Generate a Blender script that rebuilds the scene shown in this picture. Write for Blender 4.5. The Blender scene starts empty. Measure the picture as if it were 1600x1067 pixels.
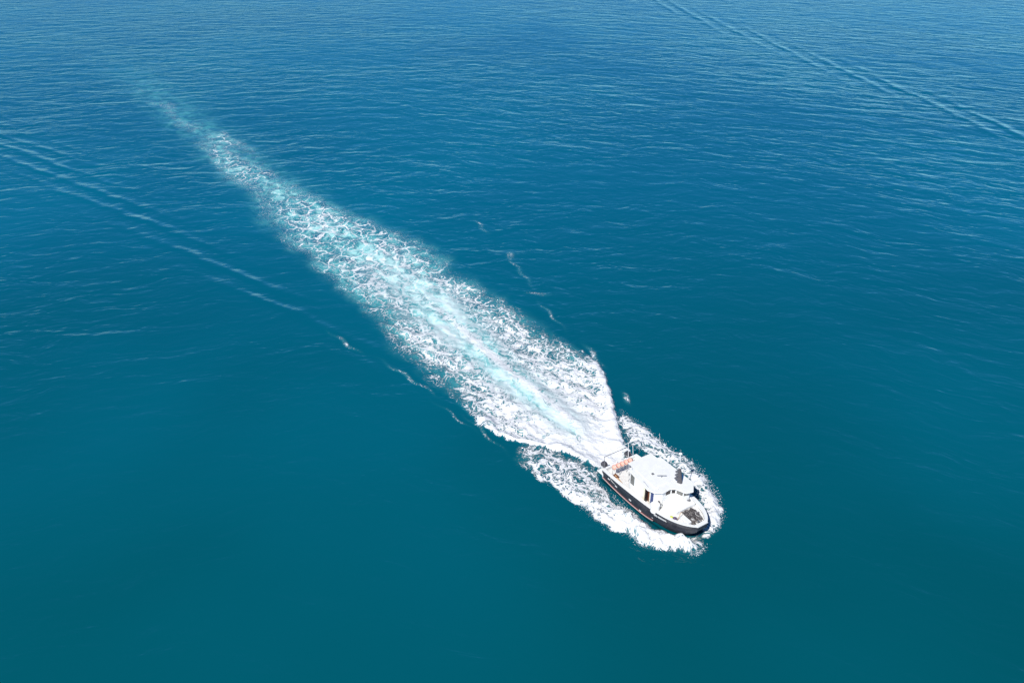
import bpy, bmesh, math, random
import numpy as np
from mathutils import Vector, Matrix
R = math.radians
rnd = random.Random(7)
scene = bpy.context.scene

# ------------------------------------------------------------------ camera
CAM_H, PITCH, FPX = 58.0, 31.0, 1250.0
cam_d = bpy.data.cameras.new("camera")
cam_d.sensor_width = 36.0
cam_d.lens = 36.0 * FPX / 1600.0
cam_d.clip_start = 1.0
cam_d.clip_end = 30000.0
cam = bpy.data.objects.new("camera", cam_d)
cam.location = (0, 0, CAM_H)
cam.rotation_euler = (R(90 - PITCH), 0, 0)
scene.collection.objects.link(cam)
scene.camera = cam

# ------------------------------------------------------------------ sky and sun
SUN_EL, SUN_AZ = 47.0, 208.0            # azimuth clockwise from +Y
world = bpy.data.worlds.new("World")
scene.world = world
world.use_nodes = True
wnt = world.node_tree
sky = wnt.nodes.new("ShaderNodeTexSky")
sky.sky_type = 'NISHITA'
sky.sun_disc = False
sky.sun_elevation = R(SUN_EL)
sky.sun_rotation = R(SUN_AZ)
sky.air_density = 0.75
sky.dust_density = 0.0
sky.ozone_density = 10.0
bg = wnt.nodes["Background"]
bg.inputs[1].default_value = 0.076
tint = wnt.nodes.new("ShaderNodeMix"); tint.data_type = 'RGBA'; tint.blend_type = 'MULTIPLY'      # blue tint added to the sky, cuts red from the water reflections
tint.inputs[0].default_value = 1.0; tint.inputs[7].default_value = (.52, .92, 1.06, 1)
wnt.links.new(sky.outputs[0], tint.inputs[6]); wnt.links.new(tint.outputs[2], bg.inputs[0])
sun_d = bpy.data.lights.new("sun", 'SUN')
sun_d.energy = 4.2
sun_d.angle = R(0.5)
sun_d.color = (1.0, 0.97, 0.92)
sun = bpy.data.objects.new("sun", sun_d)
sdir = Vector((math.sin(R(SUN_AZ)) * math.cos(R(SUN_EL)), math.cos(R(SUN_AZ)) * math.cos(R(SUN_EL)), math.sin(R(SUN_EL))))
sun.rotation_euler = (-sdir).to_track_quat('-Z', 'Y').to_euler()
sun.location = sdir * 200
scene.collection.objects.link(sun)
scene.view_settings.view_transform = 'Standard'
scene.view_settings.look = 'None'
scene.view_settings.gamma = 1.0
scene.view_settings.exposure = 0.33
scene.view_settings.use_curve_mapping = False
scene.render.engine = 'CYCLES'
scene.cycles.max_bounces = 5
scene.cycles.use_denoising = True

# ------------------------------------------------------------------ numpy noise
def vnoise(x, y, seed=0):
    xi = np.floor(x).astype(np.int64); yi = np.floor(y).astype(np.int64)
    fx = x - xi; fy = y - yi
    def h(a, b):
        n = (a * 374761393 + b * 668265263 + seed * 1442695041) & 0xFFFFFFFF
        n = ((n ^ (n >> 13)) * 1274126177) & 0xFFFFFFFF
        n = n ^ (n >> 16)
        return (n & 0xFFFF) / 65535.0
    u = fx * fx * fx * (fx * (fx * 6 - 15) + 10); v = fy * fy * fy * (fy * (fy * 6 - 15) + 10)
    a = h(xi, yi); b = h(xi + 1, yi); c = h(xi, yi + 1); d = h(xi + 1, yi + 1)
    return (a * (1 - u) + b * u) * (1 - v) + (c * (1 - u) + d * u) * v

def fbm(x, y, octv=4, seed=0):
    s = 0.0; a = 0.5; t = 0.0
    for k in range(octv):
        s = s + a * vnoise(x, y, seed + 17 * k); t += a
        x, y = 1.6 * x + 1.2 * y + 5.3, -1.2 * x + 1.6 * y + 9.1
        a *= 0.5
    return s / t

def sstep(a, b, x):
    t = np.clip((x - a) / (b - a), 0, 1)
    return t * t * (3 - 2 * t)

def poly_sd(px, py, poly):
    """signed distance to a closed polygon, positive inside"""
    n = len(poly); best = np.full(px.shape, 1e9); inside = np.zeros(px.shape, bool)
    for i in range(n):
        x0, y0 = poly[i]; x1, y1 = poly[(i + 1) % n]
        dx, dy = x1 - x0, y1 - y0
        t = np.clip(((px - x0) * dx + (py - y0) * dy) / (dx * dx + dy * dy + 1e-9), 0, 1)
        d = np.hypot(px - x0 - t * dx, py - y0 - t * dy)
        best = np.minimum(best, d)
        if abs(dy) > 1e-9:
            c = ((y0 > py) != (y1 > py)) & (px < dx * (py - y0) / dy + x0)
            inside ^= c
    return np.where(inside, best, -best)

# ------------------------------------------------------------------ node helpers
class NT:
    def __init__(self, mat):
        mat.use_nodes = True
        self.nt = mat.node_tree
        self.nt.nodes.clear()
    def n(self, typ, **kw):
        nd = self.nt.nodes.new(typ)
        for k, v in kw.items(): setattr(nd, k, v)
        return nd
    def put(self, sock, v):
        if isinstance(v, bpy.types.NodeSocket): self.nt.links.new(v, sock)
        else: sock.default_value = v
    def math(self, op, a, b=0.0, c=None, clamp=False):
        nd = self.n("ShaderNodeMath", operation=op, use_clamp=clamp)
        self.put(nd.inputs[0], a); self.put(nd.inputs[1], b)
        if c is not None: self.put(nd.inputs[2], c)
        return nd.outputs[0]
    def ramp(self, v, a, b, lo=0.0, hi=1.0, smooth=True):
        nd = self.n("ShaderNodeMapRange", interpolation_type='SMOOTHSTEP' if smooth else 'LINEAR')
        self.put(nd.inputs["Value"], v)
        self.put(nd.inputs["From Min"], a); self.put(nd.inputs["From Max"], b)
        self.put(nd.inputs["To Min"], lo); self.put(nd.inputs["To Max"], hi)
        return nd.outputs["Result"]
    def mixf(self, f, a, b):
        nd = self.n("ShaderNodeMix", data_type='FLOAT')
        self.put(nd.inputs[0], f); self.put(nd.inputs[2], a); self.put(nd.inputs[3], b)
        return nd.outputs[0]
    def mixc(self, f, a, b):
        nd = self.n("ShaderNodeMix", data_type='RGBA')
        self.put(nd.inputs[0], f)
        self.put(nd.inputs[6], a if isinstance(a, bpy.types.NodeSocket) else (*a, 1)); self.put(nd.inputs[7], b if isinstance(b, bpy.types.NodeSocket) else (*b, 1))
        return nd.outputs[2]
    def mapping(self, vec, rot=0.0, scale=(1, 1, 1), loc=(0, 0, 0)):
        nd = self.n("ShaderNodeMapping", vector_type='POINT')
        # first rotate, then scale
        self.put(nd.inputs[0], vec); nd.inputs["Rotation"].default_value = (0, 0, rot)
        s = self.n("ShaderNodeVectorMath", operation='MULTIPLY_ADD')
        self.nt.links.new(nd.outputs[0], s.inputs[0]); s.inputs[1].default_value = scale; s.inputs[2].default_value = loc
        return s.outputs[0]
    def noise(self, vec, scale=1.0, detail=3.0, rough=0.5, dist=0.0, typ='FBM', dim='2D', lac=2.0, color=False):
        nd = self.n("ShaderNodeTexNoise", noise_dimensions=dim, noise_type=typ)
        if typ == 'FBM': nd.normalize = True
        self.put(nd.inputs["Vector"], vec); nd.inputs["Scale"].default_value = scale
        nd.inputs["Detail"].default_value = detail; nd.inputs["Roughness"].default_value = rough
        nd.inputs["Distortion"].default_value = dist; nd.inputs["Lacunarity"].default_value = lac
        return nd.outputs["Color" if color else "Fac"]
    def voro_edge(self, vec, scale):
        nd = self.n("ShaderNodeTexVoronoi", voronoi_dimensions='2D', feature='DISTANCE_TO_EDGE')
        self.put(nd.inputs["Vector"], vec); nd.inputs["Scale"].default_value = scale
        return nd.outputs["Distance"]
    def attr(self, name):
        nd = self.n("ShaderNodeAttribute"); nd.attribute_name = name
        return nd.outputs["Fac"]

# ------------------------------------------------------------------ the sea: wake frame
G0 = np.array([10.9, 71.0]); WA = R(125.6)
W = np.array([math.cos(WA), math.sin(WA)]); M = np.array([-W[1], W[0]])
LEFT = [(-1.3,1.7),(-0.1,2.5),(2.1,3.0),(4.3,4.0),(6.3,5.3),(8.7,7.2),(11.3,8.1),(13.4,8.5),(18.1,8.3),(22.5,8.4),(26.5,8.9),(33.3,8.9),(44.7,8.1),(53.4,8.1),(63.0,8.1),(73.8,8.1),(85.8,8.2),(98.6,7.2),(115.6,6.0),(132.3,5.6),(152.2,5.2),(179.8,5.0),(240,5.0)]
RIGHT = [(-1.0,-3.0),(1.5,-3.4),(5.3,-6.1),(9.9,-9.2),(14.6,-11.7),(18.9,-12.6),(24.1,-12.8),(29.3,-13.4),(37.0,-13.1),(44.7,-13.5),(52.1,-13.4),(61.3,-13.9),(70.1,-13.7),(78.3,-12.8),(87.8,-10.8),(98.1,-8.6),(113.1,-7.8),(128.3,-9.4),(146.6,-9.8),(161.6,-8.4),(182.5,-6.3),(205.2,-5.5),(237.4,-4.1)]
CORE = [(0,-0.1),(10.1,-0.6),(19.6,-0.6),(28.1,-1.2),(37.6,-1.9),(48.4,-2.7),(60.7,-3.0),(74.3,-2.2),(93.0,-1.8),(113.5,-1.8),(146.7,-2.8),(187.0,-3.6),(260,-4.5)]
SB = [(19.0,57.6),(18.3,56.3),(17.4,56.0),(16.3,56.6),(14.5,56.9),(12.7,57.6),(11.3,59.2),(10.0,59.5),(8.6,61.4),(7.1,63.1),(5.5,64.9),(4.3,66.4),(3.1,67.1),(2.3,68.4),(1.9,70.2),(1.9,72.0),(3.3,72.0),(5.2,70.8),(6.8,69.9),(8.3,68.2),(9.1,66.9),(9.9,65.1),(10.8,63.6),(12.3,62.1),(13.5,61.0),(14.6,59.7),(16.1,59.1),(17.7,59.1),(18.9,59.3),(19.1,58.6)]
PT = [(18.9,58.6),(19.5,58.4),(20.5,59.0),(21.2,60.1),(21.8,62.1),(21.9,64.3),(21.5,66.3),(21.1,68.2),(20.2,70.2),(19.0,71.8),(18.1,73.0),(17.2,74.1),(16.4,76.1),(15.4,77.6),(14.4,78.9),(13.3,80.2),(13.0,78.2),(13.0,75.1),(13.7,73.3),(15.4,71.8),(17.3,70.4),(19.3,67.7),(19.9,65.1),(20.0,62.6),(19.6,60.3)]

def axis(lo, f0, f1, hi, step, grow=1.12, mid=None):
    a = list(np.arange(f0, f1, step))
    x = a[-1]; d = step
    while x < hi:
        if mid and x < mid[0]: d = min(d * 1.05, mid[1])
        else: d *= grow
        x += d; a.append(x)
    x = a[0]; d = step; b = []
    lim = mid[2] if mid else None
    while x > lo:
        if lim is not None and x > lim: d = min(d * 1.05, mid[1])
        else: d *= grow
        x -= d; b.append(x)
    return np.array(b[::-1] + a)

sa = axis(-9000, -19, 105, 14000, 0.2, mid=(260, 0.42, -22))
na = axis(-9000, -15.5, 11.5, 9000, 0.2, mid=(45, 0.6, -45))
S, N = np.meshgrid(sa, na, indexing='ij')
X = G0[0] + S * W[0] + N * M[0]
Y = G0[1] + S * W[1] + N * M[1]
la = np.array(LEFT); ra = np.array(RIGHT); ca = np.array(CORE)
near = (np.abs(S) < 300) & (np.abs(N) < 60)
D = np.zeros(S.shape); A = np.zeros(S.shape); LC = np.zeros(S.shape); Z = np.zeros(S.shape)
s_, n_, x_, y_ = S[near], N[near], X[near], Y[near]
wob = (fbm(s_ / 5, n_ / 5, 3, 3) - .5) * 3.2 * sstep(6, 40, s_) + (fbm(s_ / .7, n_ / .7, 3, 5) - .5) * .7 + (fbm(s_ / 13, n_ / 13, 2, 6) - .5) * 5.0 * sstep(60, 150, s_)
nl = np.interp(s_, la[:, 0], la[:, 1]); nr = np.interp(s_, ra[:, 0], ra[:, 1]); nc = np.interp(s_, ca[:, 0], ca[:, 1])
dl = nl - (n_ + wob); dr = (n_ + wob) - nr
ein = np.minimum(dl, dr)
soft = 0.35 + 2.4 * sstep(8, 30, s_) + 1.4 * sstep(30, 80, s_)
edge = sstep(-0.25 * soft, soft * 1.6, ein) * sstep(-1.6, -0.6, s_)
# across the wake: 0 at the core, 1 at the edge
q = np.where(n_ > nc, (n_ - nc) / np.maximum(nl - nc, .5), (nc - n_) / np.maximum(nc - nr, .5))
tail = sstep(228, 70, s_)
along = np.interp(s_, [0, 8, 20, 35, 50, 70, 95, 115, 140, 165, 200, 240], [1.25, .88, .57, .50, .48, .45, .40, .34, .26, .15, .05, 0])
patch = (fbm(s_ / 9, n_ / 4, 4, 21) - .5)
sidebias = np.interp(q, [0, .25, .55, .8, 1.0], [.10, .10, .02, -.03, -.05]) * sstep(110, 30, s_)
farside = -0.06 * sstep(.35, 1.0, q) * sstep(25, 90, s_)
d1 = edge * np.clip(along + sidebias + farside + patch * .55 * sstep(6, 26, s_), 0, 1.3)
# bright rolled lips on both shoulders close to the stern
lipL = np.exp(-((dl - .55) / .75) ** 2) * sstep(24, 8, s_) * sstep(-1, 2, s_)
lipR = np.exp(-((dr - .7) / 1.0) ** 2) * sstep(22, 12, s_) * sstep(-1, 2, s_)
hot = np.exp(-((n_ - (nc - .5 + wob * .35)) / (.75 + .012 * s_)) ** 2) * sstep(3, 8, s_) * sstep(62, 30, s_)
d1 = np.maximum(d1, 1.15 * np.maximum(lipL, lipR) * sstep(-.15, .25, ein))
# milky aerated band down the middle
wc = np.interp(s_, [0, 10, 30, 60, 100, 150, 220], [1.7, 1.9, 3.2, 4.4, 4.6, 5.2, 6.5])
band = np.exp(-((n_ + wob * .6 - nc) / wc) ** 2) * sstep(-1.5, 1, s_)
a1 = band * np.interp(s_, [0, 30, 60, 95, 130, 170, 215, 250], [1.0, 1.0, .92, .66, .40, .30, .20, .04])
a1 = np.maximum(a1, edge * np.interp(s_, [0, 20, 60, 110, 150, 200, 240], [.36, .32, .50, .52, .40, .22, .04]) * (.6 + .9 * (patch + .5)))
# turquoise trench beside the white core
tr = np.exp(-((n_ - (nc + .95 + .25 * np.sin(s_ * .7))) / .55) ** 2) * sstep(2.0, 5, s_) * sstep(25, 15, s_)
tr2 = np.exp(-((n_ - (nc - 1.6 + .5 * np.sin(s_ * .45))) / .6) ** 2) * sstep(9, 14, s_) * sstep(42, 30, s_) * .5
d1 = d1 * (1 - .52 * tr * (.55 + .9 * fbm(s_ / 1.5, n_ / .8, 3, 8))) - .22 * tr2
a1 = np.maximum(a1, .8 * tr)
smoothband = np.exp(-((n_ - nc + wob * .3) / (wc * 1.05)) ** 2) * sstep(3, 9, s_) * sstep(75, 35, s_)
# relief
r1 = (fbm(s_ / 2.2, n_ / 1.5, 4, 31) - .5)
r2 = (fbm(s_ / .8, n_ / .55, 3, 33) - .5)
amp = edge * np.interp(s_, [-2, 0, 15, 50, 100, 180, 240], [.2, .7, 1.0, .7, .4, .15, 0])
z1 = amp * (r1 * .9 + r2 * .32) * (1 - .5 * smoothband)
z1 += .40 * lipL * sstep(-.2, .5, ein) + .45 * lipR * sstep(-.2, .5, ein)
z1 += edge * .28 * np.exp(-((n_ - nc) / 1.6) ** 2) * sstep(0, 7, s_) * sstep(40, 12, s_)
z1 -= .25 * np.exp(-(s_ / 2.0) ** 2) * np.exp(-(n_ / 2.4) ** 2)
# bow sheets thrown out on both sides of the hull
bx, by = math.cos(R(-58)), math.sin(R(-58))
OX, OY = 15.2 + .17, 62.9 + .11
bl = (x_ - OX) * bx + (y_ - OY) * by                       # metres ahead of amidships
w2 = (fbm(x_ / 1.3, y_ / 1.3, 4, 41) - .5)
w3 = (fbm(x_ / .45, y_ / .45, 2, 43) - .5)
sb = poly_sd(x_, y_, SB) + w2 * .9 + w3 * .35
pt = poly_sd(x_, y_, PT) + w2 * .7 + w3 * .35
side = (x_ - OX) * (-by) + (y_ - OY) * bx                  # to the left of the heading
dsb = sstep(-.25, .75, sb) * np.interp(bl, [-17, -12, -8, -5, -2, 1, 6], [.42, .52, .68, .74, .86, 1.08, 1.05])
dsb *= (1 - .28 * sstep(.2, 1.8, fbm(x_ / 1.5, y_ / 1.5, 3, 47) * 3 - .7) * sstep(0, -8, bl))
dsb *= np.interp(bl, [4.6, 6.2], [1, .62])
dsb = np.maximum(dsb, .95 * np.exp(-((sb - .3) / .28) ** 2) * (side < -2) * sstep(2, -2, bl))
dpt = sstep(-.2, .7, pt) * np.interp(bl, [-17, -12, -7, -3, 1, 3, 6], [.50, .66, .66, .62, .82, 1.08, 1.12])
lippt = .8 * np.exp(-((pt - .25) / .16) ** 2) * (bl > -10)
dpt = np.maximum(dpt, lippt)
# clear streaks right behind the far stern corner
clr = np.exp(-(((bl + 8.6) / 1.7) ** 2 + ((side - 2.9) / .9) ** 2)) + .8 * np.exp(-(((bl + 12.0) / 1.1) ** 2 + ((side - 4.4) / .6) ** 2))
dpt *= 1 - .85 * np.clip(clr, 0, 1)
d2 = np.maximum(dsb, dpt)
d1 = d1 * (1 - .9 * np.clip(np.exp(-(((bl + 7.7) / 1.5) ** 2 + ((side - 2.6) / .75) ** 2)), 0, 1))
veil = .46 * sstep(-1.9, -.2, sb) * sstep(-6.2, -8, bl) * sstep(-3.2, -1.0, nl - n_ + 2.5) * (n_ > 0)
dsb = np.maximum(dsb, veil)
d2 = np.maximum(d2, dsb)
hsb = sstep(-.1, 1.1, sb) * np.interp(bl, [-17, -8, -2, 2, 4, 6, 8], [.12, .22, .5, .85, .9, .6, .2])
hpt = sstep(-.1, 1.0, pt) * np.interp(bl, [-17, -8, -2, 3, 6, 8], [.15, .2, .35, .6, .5, .2])
hh = np.maximum(hsb, hpt)
z2 = hh * (.75 + 1.15 * (r1 * .8 + (fbm(x_ / .5, y_ / .5, 4, 51) - .5) * 1.3))
# keep the water under the hull flat and low
hbl = np.interp(bl, [-6.6, 1, 2.5, 3.8, 4.9, 5.7], [2.3, 2.1, 1.85, 1.5, 1.1, .7])
under = sstep(hbl + .35, hbl - .25, np.abs(side)) * sstep(-7.2, -6.3, bl) * sstep(6.2, 5.2, bl)
# small whitecaps left on the first diverging crests
caps = np.zeros(s_.shape)
for (cs, cn, ls, ln, an, st) in [(40.5, 13.25, 3.0, .35, .12, .62), (27.5, 10.35, 4.2, .32, .16, .62), (17.6, -12.9, 2.2, .5, -.3, .85), (50.5, -22.4, 1.6, .7, -.3, .75), (36.5, -17.7, 1.6, .6, .9, .6),
                                (45.0, -20.3, 5.0, .35, -.28, .50), (30, -15.2, 3.6, .3, -.22, .45), (7.4, -9.6, 1.0, .4, -.3, .7), (64, -25.4, 3.4, .4, -.3, .45), (12.0, 8.9, 3.2, .22, .0, .42), (17, 10.0, 3, .2, .1, .35)]:
    ca_, sa_ = math.cos(an), math.sin(an)
    u = (s_ - cs) * ca_ + (n_ - cn) * sa_; v = -(s_ - cs) * sa_ + (n_ - cn) * ca_ + .25 * np.sin(u * 1.3)
    caps = np.maximum(caps, st * .6 * np.exp(-(u / ls) ** 2 * 1.2) * np.exp(-(v / (ln * .7)) ** 2))
d3 = np.maximum(np.maximum(d1, d2), caps)
D[near] = np.clip(d3, 0, 1.4)
A[near] = np.clip(np.maximum(a1, .55 * caps + .25 * d2), 0, 1)
LC[near] = (.35 * sstep(8, 20, s_) + .65 * sstep(28, 75, s_)) * (1 - sstep(-.1, .3, np.maximum(sb, pt)))
SM = np.zeros(S.shape); SM[near] = smoothband * (1 - hot)
z = np.where(d2 > d1, np.maximum(z1 * .5, 0) + z2, z1 + z2)
z = z * (1 - under) - .35 * under
Z[near] = z + .12 * caps
D[near] = np.maximum(D[near], hot * 1.02)

def grid_mesh(name, mask_faces, mat, idx_all, co):
    pass

ni, nj = S.shape
idx = np.arange(ni * nj).reshape(ni, nj)
quads = np.stack([idx[:-1, :-1], idx[1:, :-1], idx[1:, 1:], idx[:-1, 1:]], -1).reshape(-1, 4)
# orientation check: normal must point up
a0, b0, c0 = [np.array([X.flat[k], Y.flat[k]]) for k in quads[0][:3]]
if np.cross(b0 - a0, c0 - a0) < 0: quads = quads[:, ::-1]
co = np.stack([X.ravel(), Y.ravel(), Z.ravel()], -1)
# smooth vertex normals of the whole sea, shared by both meshes so that no seam shows
v0, v1, v2, v3 = [co[quads[:, k]] for k in range(4)]
fn = np.cross(v2 - v0, v3 - v1)
fn /= np.linalg.norm(fn, axis=1)[:, None]
vn = np.zeros(co.shape)
for k in range(4):
    for c in range(3):
        vn[:, c] += np.bincount(quads[:, k], weights=fn[:, c], minlength=len(co))
vn /= np.linalg.norm(vn, axis=1)[:, None]
act = (np.maximum(D, A * .9) > 0.05).ravel()
fact = act[quads].any(1)

def sea_part(name, sel, mat):
    q_ = quads[sel]
    used, inv = np.unique(q_.ravel(), return_inverse=True)
    me = bpy.data.meshes.new(name)
    me.vertices.add(len(used)); me.vertices.foreach_set("co", co[used].ravel().astype(np.float32))
    nq = len(q_)
    me.loops.add(nq * 4); me.loops.foreach_set("vertex_index", inv.astype(np.int32))
    me.polygons.add(nq); me.polygons.foreach_set("loop_start", np.arange(0, nq * 4, 4, dtype=np.int32))
    me.update(calc_edges=True)
    me.polygons.foreach_set("use_smooth", np.ones(nq, bool))
    for nm, arr in (("foam", D), ("air", A), ("lace", LC), ("milk", SM)):
        at = me.attributes.new(nm, 'FLOAT', 'POINT')
        at.data.foreach_set("value", arr.ravel()[used].astype(np.float32))
    me.normals_split_custom_set_from_vertices(vn[used].tolist())
    me.materials.append(mat)
    o = bpy.data.objects.new(name, me)
    scene.collection.objects.link(o)
    return o

# ------------------------------------------------------------------ sea material
def make_sea():
    m = bpy.data.materials.new("sea_water")
    t = NT(m)
    geo = t.n("ShaderNodeNewGeometry")
    P = geo.outputs["Position"]
    foam, air, lace, milk = t.attr("foam"), t.attr("air"), t.attr("lace"), t.attr("milk")
    # --- foam pattern, world metres
    warp = t.noise(P, .33, 2, .55, color=True)
    wv = t.n("ShaderNodeVectorMath", operation='MULTIPLY_ADD'); t.put(wv.inputs[0], warp); wv.inputs[1].default_value = (3.6, 3.6, 0); t.put(wv.inputs[2], P)
    warp2 = t.noise(P, 1.3, 2, .6, color=True)
    wv2 = t.n("ShaderNodeVectorMath", operation='MULTIPLY_ADD'); t.put(wv2.inputs[0], warp2); wv2.inputs[1].default_value = (.65, .65, 0); t.put(wv2.inputs[2], wv.outputs[0])
    PW = wv2.outputs[0]
    e1 = t.voro_edge(t.mapping(PW, -WA + R(20), (.30, .40, 1)), 1.0)
    e2 = t.voro_edge(t.mapping(PW, .4, (.95, 1.15, 1), (7, 3, 0)), 1.0)
    e3 = t.voro_edge(t.mapping(PW, 1.1, (2.6, 2.9, 1), (1, 9, 0)), 1.0)
    l1 = t.ramp(e1, 0.0, .22, 1, 0, smooth=False)
    l2 = t.ramp(e2, 0.0, .24, 1, 0, smooth=False)
    l3 = t.ramp(e3, 0.0, .28, 1, 0, smooth=False)
    fine = t.noise(P, 2.8, 4, .55)
    med = t.noise(t.mapping(PW, -WA, (.45, .8, 1)), 1.0, 3, .6)
    lacep = t.math('MAXIMUM', t.math('MULTIPLY', l1, t.ramp(foam, .12, .40, .92, 1.0)), t.math('MULTIPLY', l2, .86))
    lacep = t.math('MAXIMUM', lacep, t.math('MULTIPLY', l3, t.ramp(foam, .15, .45, .98, .70)))
    lacep = t.math('ADD', t.math('MULTIPLY', lacep, .76), t.math('MULTIPLY', fine, .38))
    medn = t.ramp(med, .28, .72, 0, 1, smooth=False)
    finen = t.ramp(fine, .25, .75, 0, 1, smooth=False)
    near_p = t.math('ADD', t.math('MULTIPLY', medn, .38), t.math('MULTIPLY', finen, .22))
    near_p = t.math('ADD', near_p, t.math('MULTIPLY', t.math('MAXIMUM', l2, t.math('MULTIPLY', l3, .9)), .42))
    near_p = t.ramp(near_p, .24, .80, 0, 1, smooth=False)
    lacep = t.ramp(lacep, .47, .94, 0, 1, smooth=False)
    pat = t.mixf(lace, near_p, lacep)
    thr = t.math('SUBTRACT', 1.0, foam)
    wid = t.mixf(lace, .22, .21)
    f = t.ramp(pat, t.math('SUBTRACT', thr, wid), t.math('ADD', thr, wid))
    f = t.math('POWER', f, t.mixf(lace, 1.0, 2.1))
    f = t.math('MULTIPLY', f, t.ramp(foam, .02, .16))
    f = t.math('MULTIPLY', f, t.mixf(lace, 1.0, t.ramp(med, .3, .65, .6, 1.0)))
    # soft milky foam along the middle
    mk = t.noise(t.mapping(PW, -WA, (.11, .62, 1)), 1.0, 3, .58)
    f = t.math('MULTIPLY', f, t.math('SUBTRACT', 1.0, t.math('MULTIPLY', milk, .74)))
    mkf = t.math('MULTIPLY', milk, t.ramp(mk, .40, .66))
    f = t.math('MAXIMUM', f, t.math('MULTIPLY', mkf, .9))
    # --- colour
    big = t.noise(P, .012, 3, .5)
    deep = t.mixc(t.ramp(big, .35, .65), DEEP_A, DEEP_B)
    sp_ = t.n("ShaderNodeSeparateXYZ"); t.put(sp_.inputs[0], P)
    far = t.ramp(t.math('ADD', sp_.outputs[1], t.math('MULTIPLY', big, 60.0)), 45, 190)      # teal to blue with distance: sky reflection painted into the base colour
    deep = t.mixc(far, deep, t.mixc(t.ramp(big, .35, .65), FAR_SKY_A, FAR_SKY_B))
    airn = t.noise(t.mapping(PW, -WA, (.14, .30, 1)), 1.0, 4, .55)
    airn2 = t.noise(t.mapping(PW, -WA, (.33, .5, 1)), 1.0, 2, .6)
    airm = t.math('MULTIPLY', t.math('MULTIPLY', air, t.ramp(airn, .25, .70, .45, 1.3)), t.ramp(airn2, .36, .62, t.mixf(lace, .8, .35), t.mixf(lace, 1.1, 1.25)), clamp=True)
    airm = t.math('MAXIMUM', airm, t.math('MULTIPLY', milk, .92))
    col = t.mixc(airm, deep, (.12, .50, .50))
    col = t.mixc(t.math('MULTIPLY', t.ramp(airm, .5, 1.0), t.mixf(lace, .88, .45)), col, (.53, .81, .79))
    col = t.mixc(f, col, (.755, .765, .775))
    # --- waves as bump height in metres
    ww = t.noise(P, .085, 2, .5, color=True)
    wvw = t.n("ShaderNodeVectorMath", operation='MULTIPLY_ADD'); t.put(wvw.inputs[0], ww); wvw.inputs[1].default_value = (4.5, 4.5, 0); t.put(wvw.inputs[2], P)
    PV = wvw.outputs[0]
    def wave(rot, sx, sy, sc, det, rough, amp, loc=(0, 0, 0)):
        v = t.noise(t.mapping(PV, rot, (sx, sy, 1), loc), sc, det, rough, .25)
        return t.math('MULTIPLY', t.math('SUBTRACT', v, .5), amp)
    sx_ = t.n("ShaderNodeSeparateXYZ"); t.put(sx_.inputs[0], P)
    east = t.ramp(t.math('ADD', sx_.outputs[0], t.math('MULTIPLY', t.math('SUBTRACT', big, .5), 200.0)), -90, 90)
    ha = t.math('ADD', wave(R(20), .36, 1.0, .22, 4, .52, .62), wave(R(26), .40, 1.0, .52, 2, .5, .22, (31, 7, 0)))
    hb_ = t.math('ADD', wave(R(-6), .36, 1.0, .23, 4, .52, .55, (9, 5, 0)), wave(R(-20), .40, 1.0, .52, 2, .5, .20, (11, 7, 0)))
    h = t.mixf(east, hb_, ha)
    h = t.math('ADD', h, wave(R(4), .55, 1.0, 1.5, 1, .5, .024, (3, 17, 0)))
    gust = t.ramp(t.noise(t.mapping(P, R(10), (.6, 1, 1)), .022, 3, .55), .32, .68, .7, 1.2)
    h = t.math('MULTIPLY', h, gust)
    # diverging wave arms: (start point, direction, rotation of the crests, length, width ...)
    sep = t.n("ShaderNodeSeparateXYZ"); t.put(sep.inputs[0], P)
    wn = t.noise(P, .09, 2, .5)
    for (x0, y0, x1, y1, lam, dlt, wid0, wid1, amp, fade) in ARMS:
        dx, dy = x1 - x0, y1 - y0; L_ = math.hypot(dx, dy); dx /= L_; dy /= L_
        px = t.math('SUBTRACT', sep.outputs[0], x0); py = t.math('SUBTRACT', sep.outputs[1], y0)
        u = t.math('ADD', t.math('MULTIPLY', px, dx), t.math('MULTIPLY', py, dy))
        v = t.math('SUBTRACT', t.math('MULTIPLY', py, dx), t.math('MULTIPLY', px, dy))
        v = t.math('ADD', v, t.math('MULTIPLY', t.math('SUBTRACT', wn, .5), 3.2))
        ph = t.math('ADD', t.math('MULTIPLY', v, math.cos(dlt) * 2 * math.pi / lam), t.math('MULTIPLY', u, math.sin(dlt) * 2 * math.pi / lam))
        sn = t.math('SINE', ph)
        sn = t.math('ADD', sn, t.math('MULTIPLY', t.math('MULTIPLY', sn, sn), .55))     # peaked crests
        wdt = t.ramp(u, 0, L_, wid0, wid1, smooth=False)
        e = t.math('DIVIDE', v, wdt); e = t.math('MULTIPLY', e, e)
        env = t.math('EXPONENT', t.math('MULTIPLY', e, -1.0))
        env = t.math('MULTIPLY', env, t.math('MULTIPLY', t.ramp(u, -2, 14, 0, 1), t.ramp(u, L_ * .75, L_ * 1.3, 1, fade)))
        env = t.math('MULTIPLY', env, t.ramp(t.noise(P, .06, 2, .5), .3, .6, .6, 1.15))
        h = t.math('ADD', h, t.math('MULTIPLY', t.math('MULTIPLY', sn, env), amp))
    calm = t.ramp(foam, .1, .9, 1, .35)
    h = t.math('MULTIPLY', h, calm)
    fh = t.math('MULTIPLY', f, t.math('ADD', .04, t.math('MULTIPLY', fine, .14)))
    fh = t.math('MULTIPLY', fh, t.mixf(lace, 1.0, .04))
    fh = t.math('MULTIPLY', fh, t.mixf(milk, 1.0, .45))
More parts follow.
